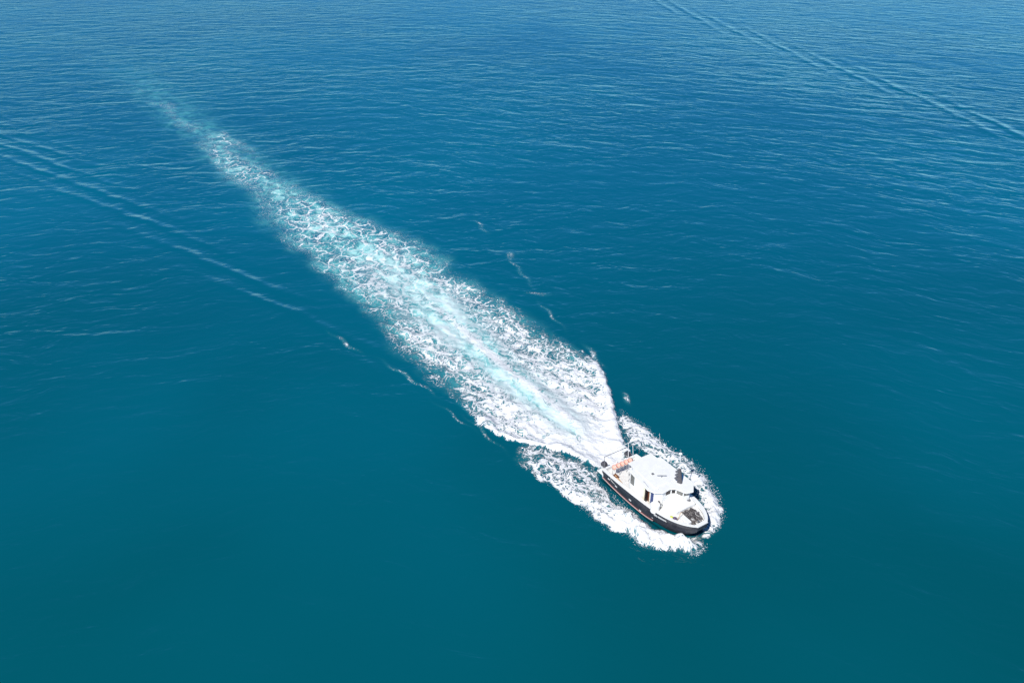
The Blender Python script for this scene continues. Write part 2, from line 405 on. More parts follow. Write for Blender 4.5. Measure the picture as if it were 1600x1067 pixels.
    def bumped(hgt):
        bp = t.n("ShaderNodeBump"); bp.inputs["Strength"].default_value = 1.0; bp.inputs["Distance"].default_value = 1.0
        t.put(bp.inputs["Height"], hgt); return bp.outputs[0]
    nw = bumped(t.math('ADD', h, fh))
    # light scattered back from within the water does not follow the ripples; the foam and the mirror surface do
    dif = t.n("ShaderNodeBsdfDiffuse"); t.put(dif.inputs["Color"], col); t.put(dif.inputs["Normal"], bumped(fh))
    gl = t.n("ShaderNodeBsdfGlossy"); gl.inputs["Roughness"].default_value = .07; gl.inputs["Color"].default_value = (1, 1, 1, 1); t.put(gl.inputs["Normal"], nw)
    fr = t.n("ShaderNodeFresnel"); fr.inputs["IOR"].default_value = 1.34; t.put(fr.inputs["Normal"], nw)
    mx = t.n("ShaderNodeMixShader")
    t.put(mx.inputs[0], t.math('MULTIPLY', fr.outputs[0], t.math('SUBTRACT', 1.0, t.math('MULTIPLY', f, .93))))
    t.nt.links.new(dif.outputs[0], mx.inputs[1]); t.nt.links.new(gl.outputs[0], mx.inputs[2])
    o = t.n("ShaderNodeOutputMaterial")
    t.nt.links.new(mx.outputs[0], o.inputs[0])
    return m

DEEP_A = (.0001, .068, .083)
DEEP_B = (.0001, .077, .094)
FAR_SKY_A = (.0001, .106, .187)
FAR_SKY_B = (.0001, .121, .205)
# (x0,y0) near end -> (x1,y1) far end, wavelength, crest rotation, envelope widths, amplitude
ARMS = [(-13.4, 87.3, -125.1, 193.3, 4.4, R(-9), 1.6, 7.0, .17, .9),
        (14.1, 82.3, -15.0, 163.5, 4.4, R(9), 1.6, 5.0, .06, .0),
        (128.0, 186.0, 68.4, 418.7, 6.6, R(10), 6.5, 8.0, .17, 1.0)]
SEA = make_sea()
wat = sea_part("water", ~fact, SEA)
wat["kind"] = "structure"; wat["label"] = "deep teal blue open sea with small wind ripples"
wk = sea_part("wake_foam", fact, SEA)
wk["kind"] = "stuff"; wk["category"] = "wake"; wk["label"] = "long white and turquoise foam wake trailing behind the speeding boat"

# ------------------------------------------------------------------ spray droplets at the fringes of the bow sheets
def mat_simple(name, col, rough=.5, metal=0.0, var=.12, scale=6.0, bump=0.0, spec=.5):
    m = bpy.data.materials.new(name); t = NT(m)
    tc = t.n("ShaderNodeTexCoord")
    nz = t.noise(tc.outputs["Object"], scale, 4, .6, dim='3D')
    f = t.ramp(nz, .3, .7)
    c = t.mixc(f, tuple(x * (1 - var) for x in col), tuple(min(1, x * (1 + var * .4)) for x in col))
    b = t.n("ShaderNodeBsdfPrincipled"); t.put(b.inputs["Base Color"], c)
    t.put(b.inputs["Roughness"], t.ramp(nz, .3, .7, rough * .85, min(1, rough * 1.15)))
    b.inputs["Metallic"].default_value = metal; b.inputs["Specular IOR Level"].default_value = spec
    if bump:
        bp = t.n("ShaderNodeBump"); bp.inputs["Strength"].default_value = .5; bp.inputs["Distance"].default_value = bump
        t.put(bp.inputs["Height"], nz); t.put(b.inputs["Normal"], bp.outputs[0])
    o = t.n("ShaderNodeOutputMaterial"); t.nt.links.new(b.outputs[0], o.inputs[0])
    return m

FOAM = mat_simple("foam_spray", (.86, .88, .90), .9, var=.03, spec=.1)
def spray(name, poly, cx, cy, n, label, rngseed, ahead):
    rg = np.random.default_rng(rngseed)
    verts = []; faces = []
    P = np.array(poly); seg = np.roll(P, -1, 0) - P; ln = np.hypot(seg[:, 0], seg[:, 1]); cum = np.cumsum(ln) / ln.sum()
    g_ = 1.618 / 1.902; e_ = 1 / 1.902
    base = np.array([[-e_,g_,0],[e_,g_,0],[-e_,-g_,0],[e_,-g_,0],[0,-e_,g_],[0,e_,g_],[0,-e_,-g_],[0,e_,-g_],[g_,0,-e_],[g_,0,e_],[-g_,0,-e_],[-g_,0,e_]]) * np.array([1.5, .8, .8])
    fc = [(0,11,5),(0,5,1),(0,1,7),(0,7,10),(0,10,11),(1,5,9),(5,11,4),(11,10,2),(10,7,6),(7,1,8),(3,9,4),(3,4,2),(3,2,6),(3,6,8),(3,8,9),(4,9,5),(2,4,11),(6,2,10),(8,6,7),(9,8,1)]
    k = 0
    while k < n:
        i = int(np.searchsorted(cum, rg.random())); t_ = rg.random(); p = P[i] + seg[i] * t_
        bl_ = (p[0] - OX) * bx + (p[1] - OY) * by; sd_ = (p[0] - OX) * -by + (p[1] - OY) * bx
        if rg.random() > np.interp(bl_, [-14, -6, 0, 5], [.12, .25, .7, 1.0]): continue
        if abs(sd_) < 3.0 and bl_ < 6.4: continue
        out = np.array([p[0] - OX - bl_ * bx, p[1] - OY - bl_ * by]); o_ = out / (np.linalg.norm(out) + 1e-6)
        d = rg.normal(.0, .24) - .16
        c = np.array([p[0] + o_[0] * d + rg.normal(0, .16), p[1] + o_[1] * d + rg.normal(0, .16), max(.04, abs(rg.normal(0, .24)) * np.interp(bl_, [-8, 2], [.5, 1.3]))])
        if abs((c[0] - OX) * -by + (c[1] - OY) * bx) < 2.9 and (c[0] - OX) * bx + (c[1] - OY) * by < 6.9: continue
        r = .008 + .026 * rg.random() ** 3
        q = rg.normal(size=4); q /= np.linalg.norm(q); a_, b_, c_, d_ = q
        Rm = np.array([[1-2*(c_*c_+d_*d_), 2*(b_*c_-d_*a_), 2*(b_*d_+c_*a_)], [2*(b_*c_+d_*a_), 1-2*(b_*b_+d_*d_), 2*(c_*d_-b_*a_)], [2*(b_*d_-c_*a_), 2*(c_*d_+b_*a_), 1-2*(b_*b_+c_*c_)]])
        o0 = len(verts); verts.extend((base @ Rm.T * r + c).tolist()); faces.extend([tuple(o0 + j for j in f_) for f_ in fc])
        k += 1
    me = bpy.data.meshes.new(name); me.from_pydata(verts, [], faces); me.materials.append(FOAM)
    o = bpy.data.objects.new(name, me); scene.collection.objects.link(o)
    o["kind"] = "stuff"; o["category"] = "spray"; o["label"] = label
spray("bow_spray", SB, OX, OY, 2200, "white spray droplets thrown up beside the dark hull side near the bow", 3, 1)
spray("bow_spray", PT, OX, OY, 1600, "white spray droplets along the foam on the far side of the boat", 5, 1)

# ================================================================== THE BOAT (x ahead, y to its left, z up)
BOAT = Matrix.Translation((OX, OY, 0.0)) @ Matrix.Rotation(R(-58), 4, 'Z') @ Matrix.Rotation(R(-.6), 4, 'Y') @ Matrix.Translation((-.24, 0, 0)) @ Matrix.Scale(.962, 4)

white = mat_simple("white_paint", (.80, .80, .78), .35, var=.05, scale=1.5)
deckm = mat_simple("deck_paint", (.74, .73, .70), .6, var=.09, scale=3, bump=.004)
cream = mat_simple("cream_panel", (.78, .74, .58), .5, var=.05)
darkh = mat_simple("hull_charcoal", (.042, .044, .056), .32, var=.35, scale=.9)
redm = mat_simple("antifoul_red", (.22, .012, .018), .55, var=.3, scale=2)
pinkm = mat_simple("strake_pale", (.55, .40, .38), .5)
glass = mat_simple("tinted_glass", (.02, .018, .022), .08, var=.1)
greyg = mat_simple("grey_glass", (.16, .16, .15), .15, var=.25)
navy = mat_simple("navy_panel", (.025, .05, .17), .4)
brown = mat_simple("brown_timber", (.20, .07, .035), .5, var=.4, scale=8)
grey = mat_simple("grey_metal", (.22, .22, .23), .4, metal=.3, var=.2)
dgrey = mat_simple("dark_grey_paint", (.085, .08, .09), .45, var=.3)
black = mat_simple("black_plastic", (.018, .018, .022), .4)
alu = mat_simple("bare_aluminium", (.55, .55, .55), .4, metal=.8, var=.15)
poleW = mat_simple("white_tube", (.78, .78, .76), .4)
orange = mat_simple("faded_orange", (.82, .42, .32), .55, var=.12, scale=4)
purple = mat_simple("purple_plastic", (.07, .035, .10), .4)
yellow = mat_simple("yellow_plastic", (.62, .66, .10), .5)
tan = mat_simple("tan_rubber", (.55, .36, .20), .6, var=.25)
ropeg = mat_simple("dark_rope", (.075, .068, .07), .75, var=.45, scale=9)
ropel = mat_simple("worn_rope", (.24, .22, .22), .75, var=.4, scale=9)

def new_obj(name, verts, faces, mat, parent=None, smooth=False, loc=(0, 0, 0), bevel=0.0):
    me = bpy.data.meshes.new(name)
    bm = bmesh.new()
    vs = [bm.verts.new(v) for v in verts]
    for f in faces:
        try: bm.faces.new([vs[i] for i in f])
        except ValueError: pass
    bmesh.ops.recalc_face_normals(bm, faces=bm.faces)
    if bevel:
        bmesh.ops.bevel(bm, geom=[e for e in bm.edges], offset=bevel, segments=2, affect='EDGES', clamp_overlap=True)
    bm.to_mesh(me); bm.free()
    if smooth:
        for p in me.polygons: p.use_smooth = True
    me.materials.append(mat)
    o = bpy.data.objects.new(name, me)
    scene.collection.objects.link(o)
    if parent is not None: o.parent = parent
    o.location = loc
    return o

class MB:
    """collects simple solids"""
    def __init__(s): s.v = []; s.f = []
    def add(s, v, f):
        k = len(s.v); s.v += [tuple(p) for p in v]; s.f += [tuple(i + k for i in q) for q in f]; return s
    def box(s, x0, x1, y0, y1, z0, z1):
        return s.add([(x0,y0,z0),(x1,y0,z0),(x1,y1,z0),(x0,y1,z0),(x0,y0,z1),(x1,y0,z1),(x1,y1,z1),(x0,y1,z1)],
                     [(0,3,2,1),(4,5,6,7),(0,1,5,4),(1,2,6,5),(2,3,7,6),(3,0,4,7)])
    def prism(s, poly, z0, z1):
        """z0/z1 numbers or functions of (x, y)"""
        g = (lambda z: (z if callable(z) else (lambda x, y: z)))
        a, b = g(z0), g(z1); n = len(poly)
        v = [(x, y, a(x, y)) for x, y in poly] + [(x, y, b(x, y)) for x, y in poly]
        return s.add(v, [tuple(range(n))[::-1], tuple(range(n, 2 * n))] + [(i, (i + 1) % n, (i + 1) % n + n, i + n) for i in range(n)])
    def tube(s, pts, r, seg=8, r1=None, closed=False):
        pts = [Vector(p) for p in pts]; n = len(pts); rings = []
        up = None
        for i, p in enumerate(pts):
            if closed: d = pts[(i + 1) % n] - pts[i - 1]
            else: d = pts[min(i + 1, n - 1)] - pts[max(i - 1, 0)]
            d.normalize()
            if up is None: up = Vector((0, 0, 1)) if abs(d.z) < .9 else Vector((1, 0, 0))
            a = d.cross(up).normalized(); b = a.cross(d).normalized(); up = b
            rr = r if r1 is None else r + (r1 - r) * i / max(1, n - 1)
            rings.append([p + a * (math.cos(2 * math.pi * k / seg) * rr) + b * (math.sin(2 * math.pi * k / seg) * rr) for k in range(seg)])
        v = [q for rg_ in rings for q in rg_]; f = []
        for i in range(n if closed else n - 1):
            j = (i + 1) % n
            for k in range(seg):
                f.append((i * seg + k, i * seg + (k + 1) % seg, j * seg + (k + 1) % seg, j * seg + k))
        if not closed: f += [tuple(range(seg))[::-1], tuple(range((n - 1) * seg, n * seg))]
        return s.add(v, f)
    def lathe(s, prof, c=(0, 0, 0), axis='z', seg=16):
        v = []; f = []
        for (r, h) in prof:
            for k in range(seg):
                a = 2 * math.pi * k / seg; p = (r * math.cos(a), r * math.sin(a), h)
                if axis == 'y': p = (p[0], p[2], p[1])
                if axis == 'x': p = (p[2], p[0], p[1])
                v.append((p[0] + c[0], p[1] + c[1], p[2] + c[2]))
        n = len(prof)
        for i in range(n - 1):
            for k in range(seg): f.append((i*seg+k, i*seg+(k+1)%seg, (i+1)*seg+(k+1)%seg, (i+1)*seg+k))
        f += [tuple(range(seg))[::-1], tuple(range((n-1)*seg, n*seg))]
        return s.add(v, f)
    def build(s, name, mat, parent=None, smooth=False, bevel=0.0):
        return new_obj(name, s.v, s.f, mat, parent, smooth, bevel=bevel)

boat = bpy.data.objects.new("fishing_boat", None)
scene.collection.objects.link(boat)
boat.matrix_world = BOAT
boat["label"] = "white decked catamaran work boat with charcoal hull sides speeding across the sea"
boat["category"] = "boat"

# stations: x, gunwale half beam, sheer z, chine half beam, chine z, keel y, keel z, inner y, inner z
ST = [(-6.65,2.50,1.45,2.38,.20,1.65,-.50,.95,.35),(-5,2.56,1.52,2.42,.12,1.65,-.50,.92,.35),(-3,2.58,1.62,2.42,.05,1.65,-.50,.90,.36),(-1,2.58,1.76,2.38,.04,1.65,-.50,.88,.38),
      (1,2.56,1.94,2.26,.10,1.62,-.45,.86,.42),(2.5,2.47,2.08,2.06,.30,1.55,-.30,.84,.5),(3.8,2.26,2.20,1.78,.60,1.42,.0,.80,.62),(4.9,1.92,2.30,1.46,.92,1.22,.45,.74,.85),
      (5.7,1.50,2.36,1.16,1.25,1.02,.9,.68,1.15),(6.25,1.08,2.40,.90,1.55,.82,1.3,.62,1.4),(6.62,.68,2.42,.64,1.82,.62,1.65,.55,1.75)]
def sheer(x): return float(np.interp(x, [s[0] for s in ST], [s[2] for s in ST]))
def hb(x): return float(np.interp(x, [s[0] for s in ST], [s[1] for s in ST]))
xs = [float(v) for v in np.linspace(-6.65, 6.62, 56).round(3)]
def stv(x, k):
    X_ = [s[0] for s in ST]; Y_ = [s[k] for s in ST]
    n_ = len(X_); i = max(0, min(n_ - 2, int(np.searchsorted(X_, x)) - 1))
    sl = [(Y_[j + 1] - Y_[j]) / (X_[j + 1] - X_[j]) for j in range(n_ - 1)]
    m_ = [sl[0]] + [(sl[j - 1] + sl[j]) / 2 for j in range(1, n_ - 1)] + [sl[-1]]
    h_ = X_[i + 1] - X_[i]; t_ = (x - X_[i]) / h_
    return (2*t_**3-3*t_**2+1)*Y_[i] + (t_**3-2*t_**2+t_)*h_*m_[i] + (-2*t_**3+3*t_**2)*Y_[i+1] + (t_**3-t_**2)*h_*m_[i+1]
def smooth_tab(k):
    return dict(zip(xs, [stv(x, k) for x in xs]))
T = {k: smooth_tab(k) for k in range(1, 9)}
def strip(name, prof, mat, sgn, parent):
    """loft an open strip: prof(x) gives a list of (y, z)"""
    v = []; f = []
    for x in xs: v += [(x, sgn * y, z) for (y, z) in prof(x)]
    m_ = len(prof(xs[0]))
    for i in range(len(xs) - 1):
        for k in range(m_ - 1): f.append((i*m_+k, (i+1)*m_+k, (i+1)*m_+k+1, i*m_+k+1))
    return v, f
def lofted(name, prof, mat, x0=-99, x1=99):
    """closed section loft, both hull sides; prof(x) closed ring of (y, z)"""
    mb = MB(); xr = [x for x in xs if x0 <= x <= x1]
    for sgn in (1, -1):
        v = []; f = []; m_ = len(prof(xr[0]))
        for x in xr: v += [(x, sgn * y, z) for (y, z) in prof(x)]
        for i in range(len(xr) - 1):
            for k in range(m_): f.append((i*m_+k, (i+1)*m_+k, (i+1)*m_+(k+1)%m_, i*m_+(k+1)%m_))
        f += [tuple(range(m_)), tuple(range((len(xr)-1)*m_, len(xr)*m_))]
        mb.add(v, f)
    o_ = mb.build(name, mat, boat)
    for p_ in o_.data.polygons: p_.use_smooth = True
    o_.data.set_sharp_from_angle(angle=R(35))
    return o_
def tv(x, k): return float(np.interp(x, xs, [T[k][q_] for q_ in xs]))
def side_y(x, z):
    zs = [tv(x, 4) + .16, .45*tv(x, 2)+.55*tv(x, 4), tv(x, 2) - .35, tv(x, 2)]
    return float(np.interp(z, zs, [tv(x, 3), .35*tv(x, 1)+.65*tv(x, 3), tv(x, 1) - .02, tv(x, 1)]))
# dark topsides (outer skin with flare), down to the red boot
lofted("hull", lambda x: [(T[1][x], T[2][x]), (T[1][x] - .02, T[2][x] - .35), (.35*T[1][x] + .65*T[3][x], .45*T[2][x] + .55*T[4][x]), (T[3][x], T[4][x] + .16),
                          (T[3][x] - .25, T[4][x] + .16), (T[1][x] - .28, T[2][x] - .04)], darkh)
XB = [x for x in xs if x < 1.9][-1]
lofted("boot_stripe", lambda x: [(T[3][x] + .003, T[4][x] + .157), (T[3][x] - .02, T[4][x] + .05), (T[5][x], T[6][x]), (T[7][x], T[8][x]), (T[7][x], T[8][x] + .1), (T[3][x] - .2, T[4][x] + .157)], redm, x1=XB)
lofted("forefoot", lambda x: [(T[3][x] + .003, T[4][x] + .157), (T[3][x] - .02, T[4][x] + .05), (T[5][x], T[6][x]), (T[7][x], T[8][x]), (T[7][x], T[8][x] + .1), (T[3][x] - .2, T[4][x] + .157)], darkh, x0=XB)
lofted("spray_rail", lambda x: [(T[3][x] + .07, T[4][x] + .06), (T[3][x] + .07, T[4][x] + .02), (T[3][x] - .06, T[4][x] - .02), (T[3][x] - .06, T[4][x] + .06)], pinkm, x1=XB)
# white gunwale cap around the whole boat
def ring_poly(off, n=None):
    pts = [(x, T[1][x] - off) for x in xs]
    return pts
def gun():
    mb = MB()
    for sgn in (1, -1):
        v = []; f = []
        for x in xs:
            y = T[1][x]; z = T[2][x]; w_ = min(.34, y * .5)
            v += [(x, sgn * (y + .04), z + .035), (x, sgn * (y - w_), z + .035), (x, sgn * (y - w_), z - .05), (x, sgn * (y + .04), z - .05)]
        for i in range(len(xs) - 1):
            for k in range(4): f.append((i*4+k, (i+1)*4+k, (i+1)*4+(k+1)%4, i*4+(k+1)%4))
        f += [(0, 1, 2, 3), tuple(range((len(xs)-1)*4, len(xs)*4))]
        mb.add(v, f)
    z = T[2][xs[-1]]; mb.box(6.30, 6.72, -.70, .70, z - .05, z + .04)
    z = T[2][xs[0]]; mb.box(-6.72, -6.45, -2.5, 2.5, z - .05, z + .04)
    return mb.build("gunwale", white, boat)
gun()
# bow and stern plates, bridge deck
MB().box(6.28, 6.66, -.66, .66, 1.80, 2.36).build("bow_plate", darkh, boat)
MB().box(-6.66, -6.5, -2.45, 2.45, .42, 1.40).build("transom", white, boat)
poly = [(x, T[1][x] - .30) for x in xs if x <= 6.2] + [(x, -T[1][x] + .30) for x in xs[::-1] if x <= 6.2]
aft = [(x, T[1][x] - .30) for x in xs if x <= 2.0] + [(x, -T[1][x] + .30) for x in xs[::-1] if x <= 2.0]
fwd = [(x, T[1][x] - .30) for x in xs if 1.9 <= x <= 6.3] + [(x, -T[1][x] + .30) for x in xs[::-1] if 1.9 <= x <= 6.3]
MB().prism(aft, .55, lambda x, y: sheer(x) - .55).build("aft_deck", deckm, boat)
MB().prism(fwd, lambda x, y: sheer(x) - .42, lambda x, y: sheer(x) - .28).build("fore_deck", deckm, boat)
mb = MB()
for sgn in (1, -1):
    v = []; f = []
    for x in xs:
        y = T[1][x] - .305; z = T[2][x]
        v += [(x, sgn * y, z - .04), (x, sgn * (y - .05), z - .04), (x, sgn * (y - .05), z - .6), (x, sgn * y, z - .6)]
    for i in range(len(xs) - 1):
        for k in range(4): f.append((i*4+k, (i+1)*4+k, (i+1)*4+(k+1)%4, i*4+(k+1)%4))
    mb.add(v, f)
mb.build("bulwark", white, boat)
# swim platform and its rails
MB().box(-7.75, -6.67, -2.35, 2.35, .42, .52).build("swim_platform", white, boat, bevel=.02)
for ya, yb in ((-2.3, -1.2), (1.2, 2.3)):
    r_ = MB()
    r_.tube([(-7.6, ya, .5), (-7.6, ya, 1.35), (-7.6, yb, 1.35), (-7.6, yb, .5)], .022, 6)
    r_.tube([(-7.6, ya, .95), (-7.6, yb, .95)], .018, 6).tube([(-7.6, ya, 1.35), (-6.7, ya, 1.65)], .02, 6)
    r_.build("stern_rail", poleW, boat)
# two outboards
for k, (yy, cm) in enumerate(((-1.75, dgrey), (1.65, dgrey))):
    e = MB(); 
    e.add(*(lambda V, F: (V, F))([( -7.55,yy-.24,1.15),(-6.85,yy-.22,1.15),(-6.85,yy+.22,1.15),(-7.55,yy+.24,1.15),(-7.62,yy-.26,1.5),(-6.9,yy-.24,1.62),(-6.9,yy+.24,1.62),(-7.62,yy+.26,1.5),(-7.45,yy-.18,1.78),(-7.0,yy-.17,1.82),(-7.0,yy+.17,1.82),(-7.45,yy+.18,1.78)],
          [(0,3,2,1),(0,1,5,4),(1,2,6,5),(2,3,7,6),(3,0,4,7),(4,5,9,8),(5,6,10,9),(6,7,11,10),(7,4,8,11),(8,9,10,11)]))
    en = e.build("outboard_engine", cm, boat, bevel=.03)
    MB().box(-7.35, -7.02, yy - .09, yy + .09, -.3, 1.16).build("engine_leg", black, en)
# stern gantry: posts, crossbar
for yy in (-.45, .45, 1.2):
    MB().tube([(-6.55, yy + .0, 1.4), (-6.75, yy, 3.55)], .035, 8).build("gantry_post", poleW, boat)
MB().tube([(-6.78, -2.2, 3.0), (-6.78, 1.9, 3.0)], .035, 8).build("gantry_bar", grey, boat)
MB().tube([(-6.76, -.5, 3.56), (-6.76, 1.7, 3.56)], .04, 8).build("gantry_bar", poleW, boat)
MB().tube([(-6.55, -2.2, 1.4), (-6.78, -2.2, 3.02)], .03, 8).build("gantry_post", grey, boat)
MB().tube([(-6.55, 1.9, 1.4), (-6.78, 1.9, 3.02)], .03, 8).build("gantry_post", poleW, boat)
# buoy rack
rk = MB().tube([(-5.25, -2.2, 2.25), (-5.25, 1.0, 2.25)], .03, 6)
for yy in (-2.15, -1.1, -.1, .9): rk.tube([(-5.25, yy, 1.0), (-5.25, yy, 2.25)], .028, 6).tube([(-5.25, yy, 2.25), (-4.95, yy, 2.25), (-4.9, yy, 2.5)], .02, 6)
rk.build("buoy_rack", alu, boat)

# ---- deckhouse
HZ = 3.95
wall_poly = [(-2.6, -1.95), (1.35, -1.95), (1.95, -1.35), (2.0, -.2), (2.25, .25), (3.05, .55), (3.2, 1.3), (2.4, 1.95), (-2.6, 1.95)]
def wall(name, a, b, z0, z1, mat, th=.06, hole=None, parent=boat):
    """vertical wall panel from a to b, optional hole (u0,u1,z0,z1)"""
    a = Vector((*a, 0)); b = Vector((*b, 0)); L = (b - a).length; u = (b - a) / L; n_ = Vector((-u.y, u.x, 0)) * th
    mb = MB()
    def pan(u0, u1, zz0, zz1):
        if u1 - u0 < 1e-4 or zz1 - zz0 < 1e-4: return
        p = [a + u * u0, a + u * u1]
        v = [(*p[0].xy, zz0), (*p[1].xy, zz0), (*(p[1] + n_).xy, zz0), (*(p[0] + n_).xy, zz0), (*p[0].xy, zz1), (*p[1].xy, zz1), (*(p[1] + n_).xy, zz1), (*(p[0] + n_).xy, zz1)]
        mb.add(v, [(0,3,2,1),(4,5,6,7),(0,1,5,4),(1,2,6,5),(2,3,7,6),(3,0,4,7)])
    if hole:
        h0, h1, hz0, hz1 = hole
        pan(0, h0, z0, z1); pan(h1, L, z0, z1); pan(h0, h1, z0, hz0); pan(h0, h1, hz1, z1)
    else: pan(0, L, z0, z1)
    return mb.build(name, mat, parent)
def pane(a, b, u0, u1, z0, z1, mat, inset=.025, name="window"):
    a = Vector((*a, 0)); b = Vector((*b, 0)); u = (b - a).normalized(); n_ = Vector((-u.y, u.x, 0))
    p0 = a + u * u0 + n_ * inset; p1 = a + u * u1 + n_ * inset; n2 = n_ * .015
    v = [(*p0.xy, z0), (*p1.xy, z0), (*(p1 + n2).xy, z0), (*(p0 + n2).xy, z0), (*p0.xy, z1), (*p1.xy, z1), (*(p1 + n2).xy, z1), (*(p0 + n2).xy, z1)]
    return MB().add(v, [(0,3,2,1),(4,5,6,7),(0,1,5,4),(1,2,6,5),(2,3,7,6),(3,0,4,7)]).build(name, mat, boat)
zb = 1.15
# near side wall (camera side, y = -1.95), running forward
A0, A1 = (-2.6, -1.95), (1.35, -1.95)
wall("cabin_wall", A0, (-1.75, -1.95), zb, HZ, white, hole=(.12, .78, 2.2, 3.75)); pane(A0, A1, .12, .78, 2.2, 3.75, greyg)
wall("cabin_wall", (-1.75, -1.952), (-.35, -1.952), zb, HZ, white)
wall("cabin_wall", (-.35, -1.95), (.0, -1.95), zb, HZ, cream)
MB().box(0.0, .72, -1.5, -1.44, zb, 3.6).build("doorway_panel", brown, boat)["label"] = "brown timber interior seen through the open side door"
MB().box(-.04, .0, -1.98, -1.5, zb, HZ).build("door_frame", black, boat)
MB().box(.70, .76, -1.98, -1.5, zb, HZ).build("door_frame", cream, boat)
MB().box(0.0, .72, -1.98, -1.9, 3.6, HZ).build("door_header", white, boat)
wall("cabin_wall", (.78, -1.95), (1.35, -1.95), zb, HZ, white, hole=(.06, .52, 1.9, 3.7)); pane((.78, -1.95), (1.35, -1.95), .06, .52, 1.9, 3.7, navy)
for i in range(1, len(wall_poly) - 1):
    a, b = wall_poly[i], wall_poly[i + 1]
    L = math.hypot(b[0] - a[0], b[1] - a[1])
    if i < len(wall_poly) - 2:
        if i == 1:
            wall("cabin_wall", a, b, zb, HZ, white)
        else:
            u0_ = .45 if i == 2 else .07
            wall("cabin_wall", a, b, 1.7, HZ, white, hole=(u0_, L - .06, 3.2, 3.84))
            pane(a, b, u0_, L - .06, 3.2, 3.84, glass if i in (2, 3) else greyg, name="windscreen")
    else:
        wall("cabin_wall", b, a, zb, HZ, white, hole=(.5, 4.2, 2.6, 3.6)); pane(b, a, .5, 4.2, 2.6, 3.6, glass)
wall("cabin_wall", (-2.6, 1.95), (-2.6, -1.95), zb, HZ, white, hole=(1.4, 2.4, 1.3, 3.5)); pane((-2.6, 1.95), (-2.6, -1.95), 1.4, 2.4, 1.3, 3.5, dgrey, name="door")
# roof
roof = [(-2.6, -2.25), (-.2, -2.5), (1.0, -2.62), (1.75, -2.3), (2.25, -1.6), (2.15, -.5), (2.45, -.05), (3.55, .45), (3.75, 1.25), (2.7, 2.25), (-2.5, 2.2), (-2.75, .4), (-2.6, -2.25)][:-1]
MB().prism(roof, HZ + .002, HZ + .12).build("roof", white, boat, bevel=.03)
MB().prism([(-2.2, -1.6), (1.1, -1.75), (1.4, 1.5), (-2.2, 1.6)], HZ + .122, HZ + .17).build("roof_panel", white, boat, bevel=.02)
MB().box(-3.9, -2.62, -1.2, 2.1, 3.6, 3.68).build("aft_awning", white, boat, bevel=.02)
for yy in (-1.1, 2.0): MB().tube([(-3.8, yy, 1.0), (-3.8, yy, 3.6)], .03, 8).build("awning_post", poleW, boat)
for (x0, y0, x1, y1) in ((-.2, -2.15, .7, -2.3), (1.0, -1.9, 1.5, -1.55)):
    MB().tube([(x0, y0, HZ + .12), (x0, y0, HZ + .22), (x1, y1, HZ + .22), (x1, y1, HZ + .12)], .02, 6).build("roof_handrail", alu, boat)
an = MB().tube([(.3, -.1, HZ + .17), (.3, -.1, HZ + .42)], .03, 6).tube([(.0, -.5, HZ + .42), (.55, .35, HZ + .42)], .028, 6)
an.build("roof_antenna", grey, boat)
MB().box(-.75, -.5, -.65, -.4, HZ + .17, HZ + .24).build("roof_vent", grey, boat)
# mast with dark base at the front corner of the roof
mp = MB().add([(1.75, .75, HZ + .12), (2.15, .95, HZ + .12), (2.15, 1.15, HZ + .12), (1.75, 1.1, HZ + .12), (1.62, .85, HZ + 1.9), (1.85, .95, HZ + 1.9), (1.85, 1.05, HZ + 1.9), (1.62, 1.0, HZ + 1.9)],
              [(0,3,2,1),(4,5,6,7),(0,1,5,4),(1,2,6,5),(2,3,7,6),(3,0,4,7)])
mast = mp.build("mast", dgrey, boat)
MB().tube([(1.72, .95, HZ + 1.9), (1.55, .98, HZ + 3.7)], .035, 8).build("mast_pole", poleW, mast)
for k, zz in enumerate((.55, 1.0, 1.45)):
    MB().box(1.45 + .02 * k, 1.75, .55, .95, HZ + zz, HZ + zz + .16).build("mast_light", grey, mast, bevel=.03)
MB().lathe([(.05, 0), (.17, .02), (.19, .08), (.13, .13), (.03, .15)], (1.55, .98, HZ + 3.7), seg=16).build("radar_dome", white, mast, smooth=True)
MB().tube([(-2.2, 2.0, HZ + .1), (-2.9, 2.05, HZ + 3.1)], .028, 6, r1=.012).build("whip_antenna", poleW, boat)
MB().tube([(-2.3, -2.0, HZ + .1), (-2.45, -2.05, HZ + .9)], .02, 6, r1=.012).build("whip_antenna", poleW, boat)

# ---- foredeck
fz = lambda x: sheer(x) - .28
MB().prism([(2.0, -1.2), (3.9, -1.0), (3.9, 1.6), (2.4, 1.9), (2.0, 1.9)], 1.6, lambda x, y: 2.65 - .12 * (x - 2)).build("trunk_cabin", white, boat, bevel=.04)
MB().box(4.6, 5.75, -1.15, -.62, fz(5) - .05, fz(5) + .42).build("deck_locker", white, boat, bevel=.03)
MB().lathe([(.06, 0), (.20, .01), (.22, .05), (.20, .09), (.12, .09), (.11, .05)], (3.25, 1.25, 2.50), seg=18).build("deck_hatch_ring", grey, boat, smooth=True)
MB().lathe([(.07, 0), (.09, .08), (.05, .14)], (2.75, 1.2, 2.58), seg=10).build("cleat", dgrey, boat)
MB().lathe([(.04, 0), (.05, .25), (.10, .3), (.1, .34)], (6.05, 0, 2.1), seg=10).build("bitt", alu, boat)
MB().box(2.6, 3.2, -.35, .25, 2.56, 2.62).build("deck_hatch", deckm, boat, bevel=.02)
MB().box(2.55, 3.25, -.40, .30, 2.50, 2.585).build("hatch_coaming", white, boat, bevel=.01)
for xx in (-1.55, -.45, .65): MB().box(xx, xx + .015, -1.55, 1.5, HZ + .168, HZ + .178).build("roof_seam", deckm, boat)
